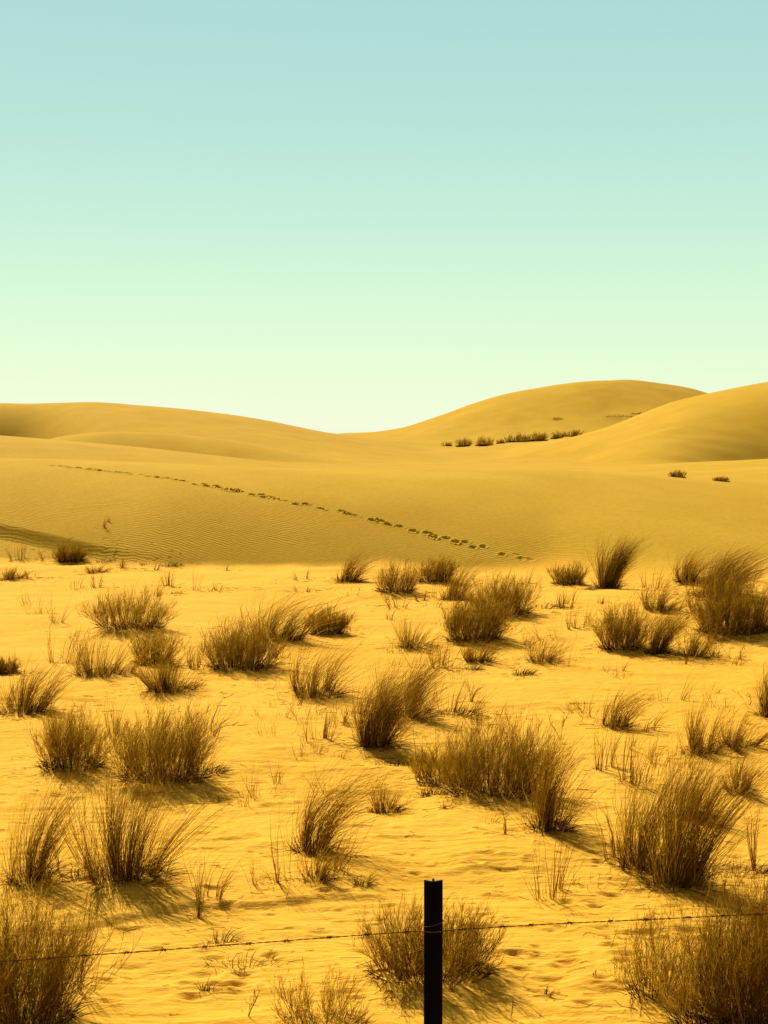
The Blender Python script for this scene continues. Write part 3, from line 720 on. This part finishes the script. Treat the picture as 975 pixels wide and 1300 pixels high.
# ------------------------------------------------------------------ fence post and barbed wire
def tube(path, rad, sides=6):
    path = np.asarray(path, float); tan = unit(np.gradient(path, axis=0))
    ref = np.where(np.abs(tan[:, 2:3]) > 0.9, np.array([[1.0, 0, 0]]), np.array([[0, 0, 1.0]]))
    s = unit(np.cross(tan, ref)); n = np.cross(s, tan)
    a = np.linspace(0, 2 * np.pi, sides, endpoint=False)
    rad = np.broadcast_to(rad, (len(path),))
    V = path[:, None, :] + rad[:, None, None] * (np.cos(a)[None, :, None] * s[:, None, :] + np.sin(a)[None, :, None] * n[:, None, :])
    m = len(path); i = np.arange(m - 1)[:, None] * sides; j = np.arange(sides)[None, :]; j1 = (j + 1) % sides
    F = np.stack([i + j, i + j1, i + sides + j1, i + sides + j], -1).reshape(-1, 4)
    return V.reshape(-1, 3), F
def join(parts):
    vs_, fs_, o = [], [], 0
    for v, f in parts: vs_.append(v); fs_.append(f + o); o += len(v)
    return np.concatenate(vs_), np.concatenate(fs_)
POST_D = 7.75
def at_depth(px, py, D):
    up = (650.0 - py) / FPX; yy = CP + up * SP
    return np.array([D * (px - 487.5) / FPX / yy, D, EYE + D * (up * CP - SP) / yy])
top = at_depth(550.3, 1118.5, POST_D)
half = 0.0455
root = bpy.data.objects.new('fence_post', None); COL.objects.link(root); root.location = (top[0], POST_D, height(top[0], POST_D))
root['label'] = 'black steel picket fence post standing in the sand at the bottom'; root['category'] = 'fence post'
zt = top[2] - root.location[2]
# Y-shaped rolled section: two flanges meeting at a blunt nose that faces the viewer, a web behind
prof = [(-half, 0.018), (-half + 0.004, 0.024), (-0.007, 0.004), (-0.005, 0.046), (0.005, 0.046), (0.007, 0.004), (half - 0.004, 0.024), (half, 0.018),
        (half - 0.003, 0.008), (0.012, -0.013), (0.0, -0.016), (-0.012, -0.013), (-half + 0.003, 0.008)]
import bmesh
bm = bmesh.new()
lo = [bm.verts.new((x, y, -0.5)) for x, y in prof]
hi = [bm.verts.new((x, y, zt)) for x, y in prof]
for k in range(len(prof)):
    q = (k + 1) % len(prof); bm.faces.new((lo[k], lo[q], hi[q], hi[k]))
bm.faces.new(hi); bm.faces.new(lo[::-1])
bmesh.ops.recalc_face_normals(bm, faces=bm.faces)
me = bpy.data.meshes.new('picket'); bm.to_mesh(me); bm.free(); me.materials.append(M_POST)
po = bpy.data.objects.new('picket', me); COL.objects.link(po); po.parent = root
md = po.modifiers.new('edge', 'BEVEL'); md.width = 0.0015; md.segments = 2; md.limit_method = 'ANGLE'
# wire
WZ = EYE - 641.5 * (POST_D - 0.022) / FPX
wp = [(-60, 1225), (0, 1221), (100, 1213.5), (200, 1206.5), (300, 1199), (380, 1193), (460, 1187), (538, 1181.8), (550, 1183), (562, 1181.6), (640, 1176.5), (700, 1173), (850, 1166), (975, 1160), (1040, 1157)]
knots = []
for px, py in wp:
    D = (EYE - WZ) * FPX / (py - 540.0); knots.append(at_depth(px, py, D))
knots = np.array(knots)
e0 = knots[0] + (knots[0] - knots[2]) * 4; e1 = knots[-1] + (knots[-1] - knots[-3]) * 4
knots = np.vstack([e0, knots, e1])
al = np.concatenate([[0], np.cumsum(np.linalg.norm(np.diff(knots, axis=0), axis=1))])
tt = np.arange(0, al[-1], 0.012)
mid = np.stack([np.interp(tt, al, knots[:, c]) for c in range(3)], -1)
ker = np.ones(9) / 9
for c in range(3): mid[4:-4, c] = np.convolve(mid[:, c], ker, 'valid')
nx = np.abs(mid[:, 0] - top[0])
mid[:, 1] -= 0.012 * np.exp(-(nx / 0.06) ** 2)
ph = tt / 0.075 * 2 * np.pi
off = np.stack([np.zeros_like(ph), np.cos(ph), np.sin(ph)], -1) * 0.0017
wroot = bpy.data.objects.new('barbed_wire', None); COL.objects.link(wroot); wroot.location = (top[0], POST_D - 0.03, WZ)
wroot['label'] = 'thin rusty barbed wire strung across the post near the bottom'; wroot['category'] = 'barbed wire'
org = np.array(wroot.location)
v, f = join([tube(mid + off - org, 0.0015, 5), tube(mid - off - org, 0.0015, 5)])
me = raw_mesh('strand', v, f); me.materials.append(M_WIRE)
so = bpy.data.objects.new('strand', me); COL.objects.link(so); so.parent = wroot
def barb_mesh(seed):
    r = np.random.default_rng(seed); parts = []
    for sgn in (-1, 1):
        a = np.linspace(0, 3.2 * np.pi, 26) + r.uniform(0, 6)
        coil = np.stack([sgn * 0.006 + np.linspace(-0.005, 0.005, 26), 0.0062 * np.cos(a), 0.0062 * np.sin(a)], -1)
        e = [np.array([sgn * r.uniform(0.004, 0.02), r.uniform(-0.012, 0.012), s * r.uniform(0.017, 0.026)]) for s in (-1, 1)]
        path = np.vstack([coil[0] + e[0], coil, coil[-1] + e[1]])
        rad = np.full(len(path), 0.0017); rad[0] = rad[-1] = 0.0004
        parts.append(tube(path, rad, 5))
    v, f = join(parts); me = raw_mesh('barb', v, f); me.materials.append(M_WIRE); return me
barb_px = [14, 55, 100, 154, 203, 258, 312, 362, 418, 466, 515, 590, 640, 676, 727, 778, 826, 878, 925, 968]
protos = [barb_mesh(s) for s in range(5)]
wx = mid[:, 0] / mid[:, 1] * FPX + 487.5
for k, bx in enumerate(barb_px):
    i = int(np.argmin(np.abs(wx - bx)))
    o = bpy.data.objects.new('barb', protos[k % 5]); COL.objects.link(o); o.parent = wroot
    o.location = mid[i] - org; o.rotation_euler = (k * 1.3, 0, 0.1)
# twisted tie that holds the wire to the post
a = np.linspace(0, 2 * np.pi, 40)
ring = np.stack([0.048 * np.cos(a), 0.012 + 0.042 * np.sin(a), 0.012 * np.cos(a * 1.0) - 0.006], -1) + np.array([0, 0.03, 0.0])
v, f = tube(ring, 0.0016, 5); me = raw_mesh('tie', v, f); me.materials.append(M_WIRE)
o = bpy.data.objects.new('tie', me); COL.objects.link(o); o.parent = wroot
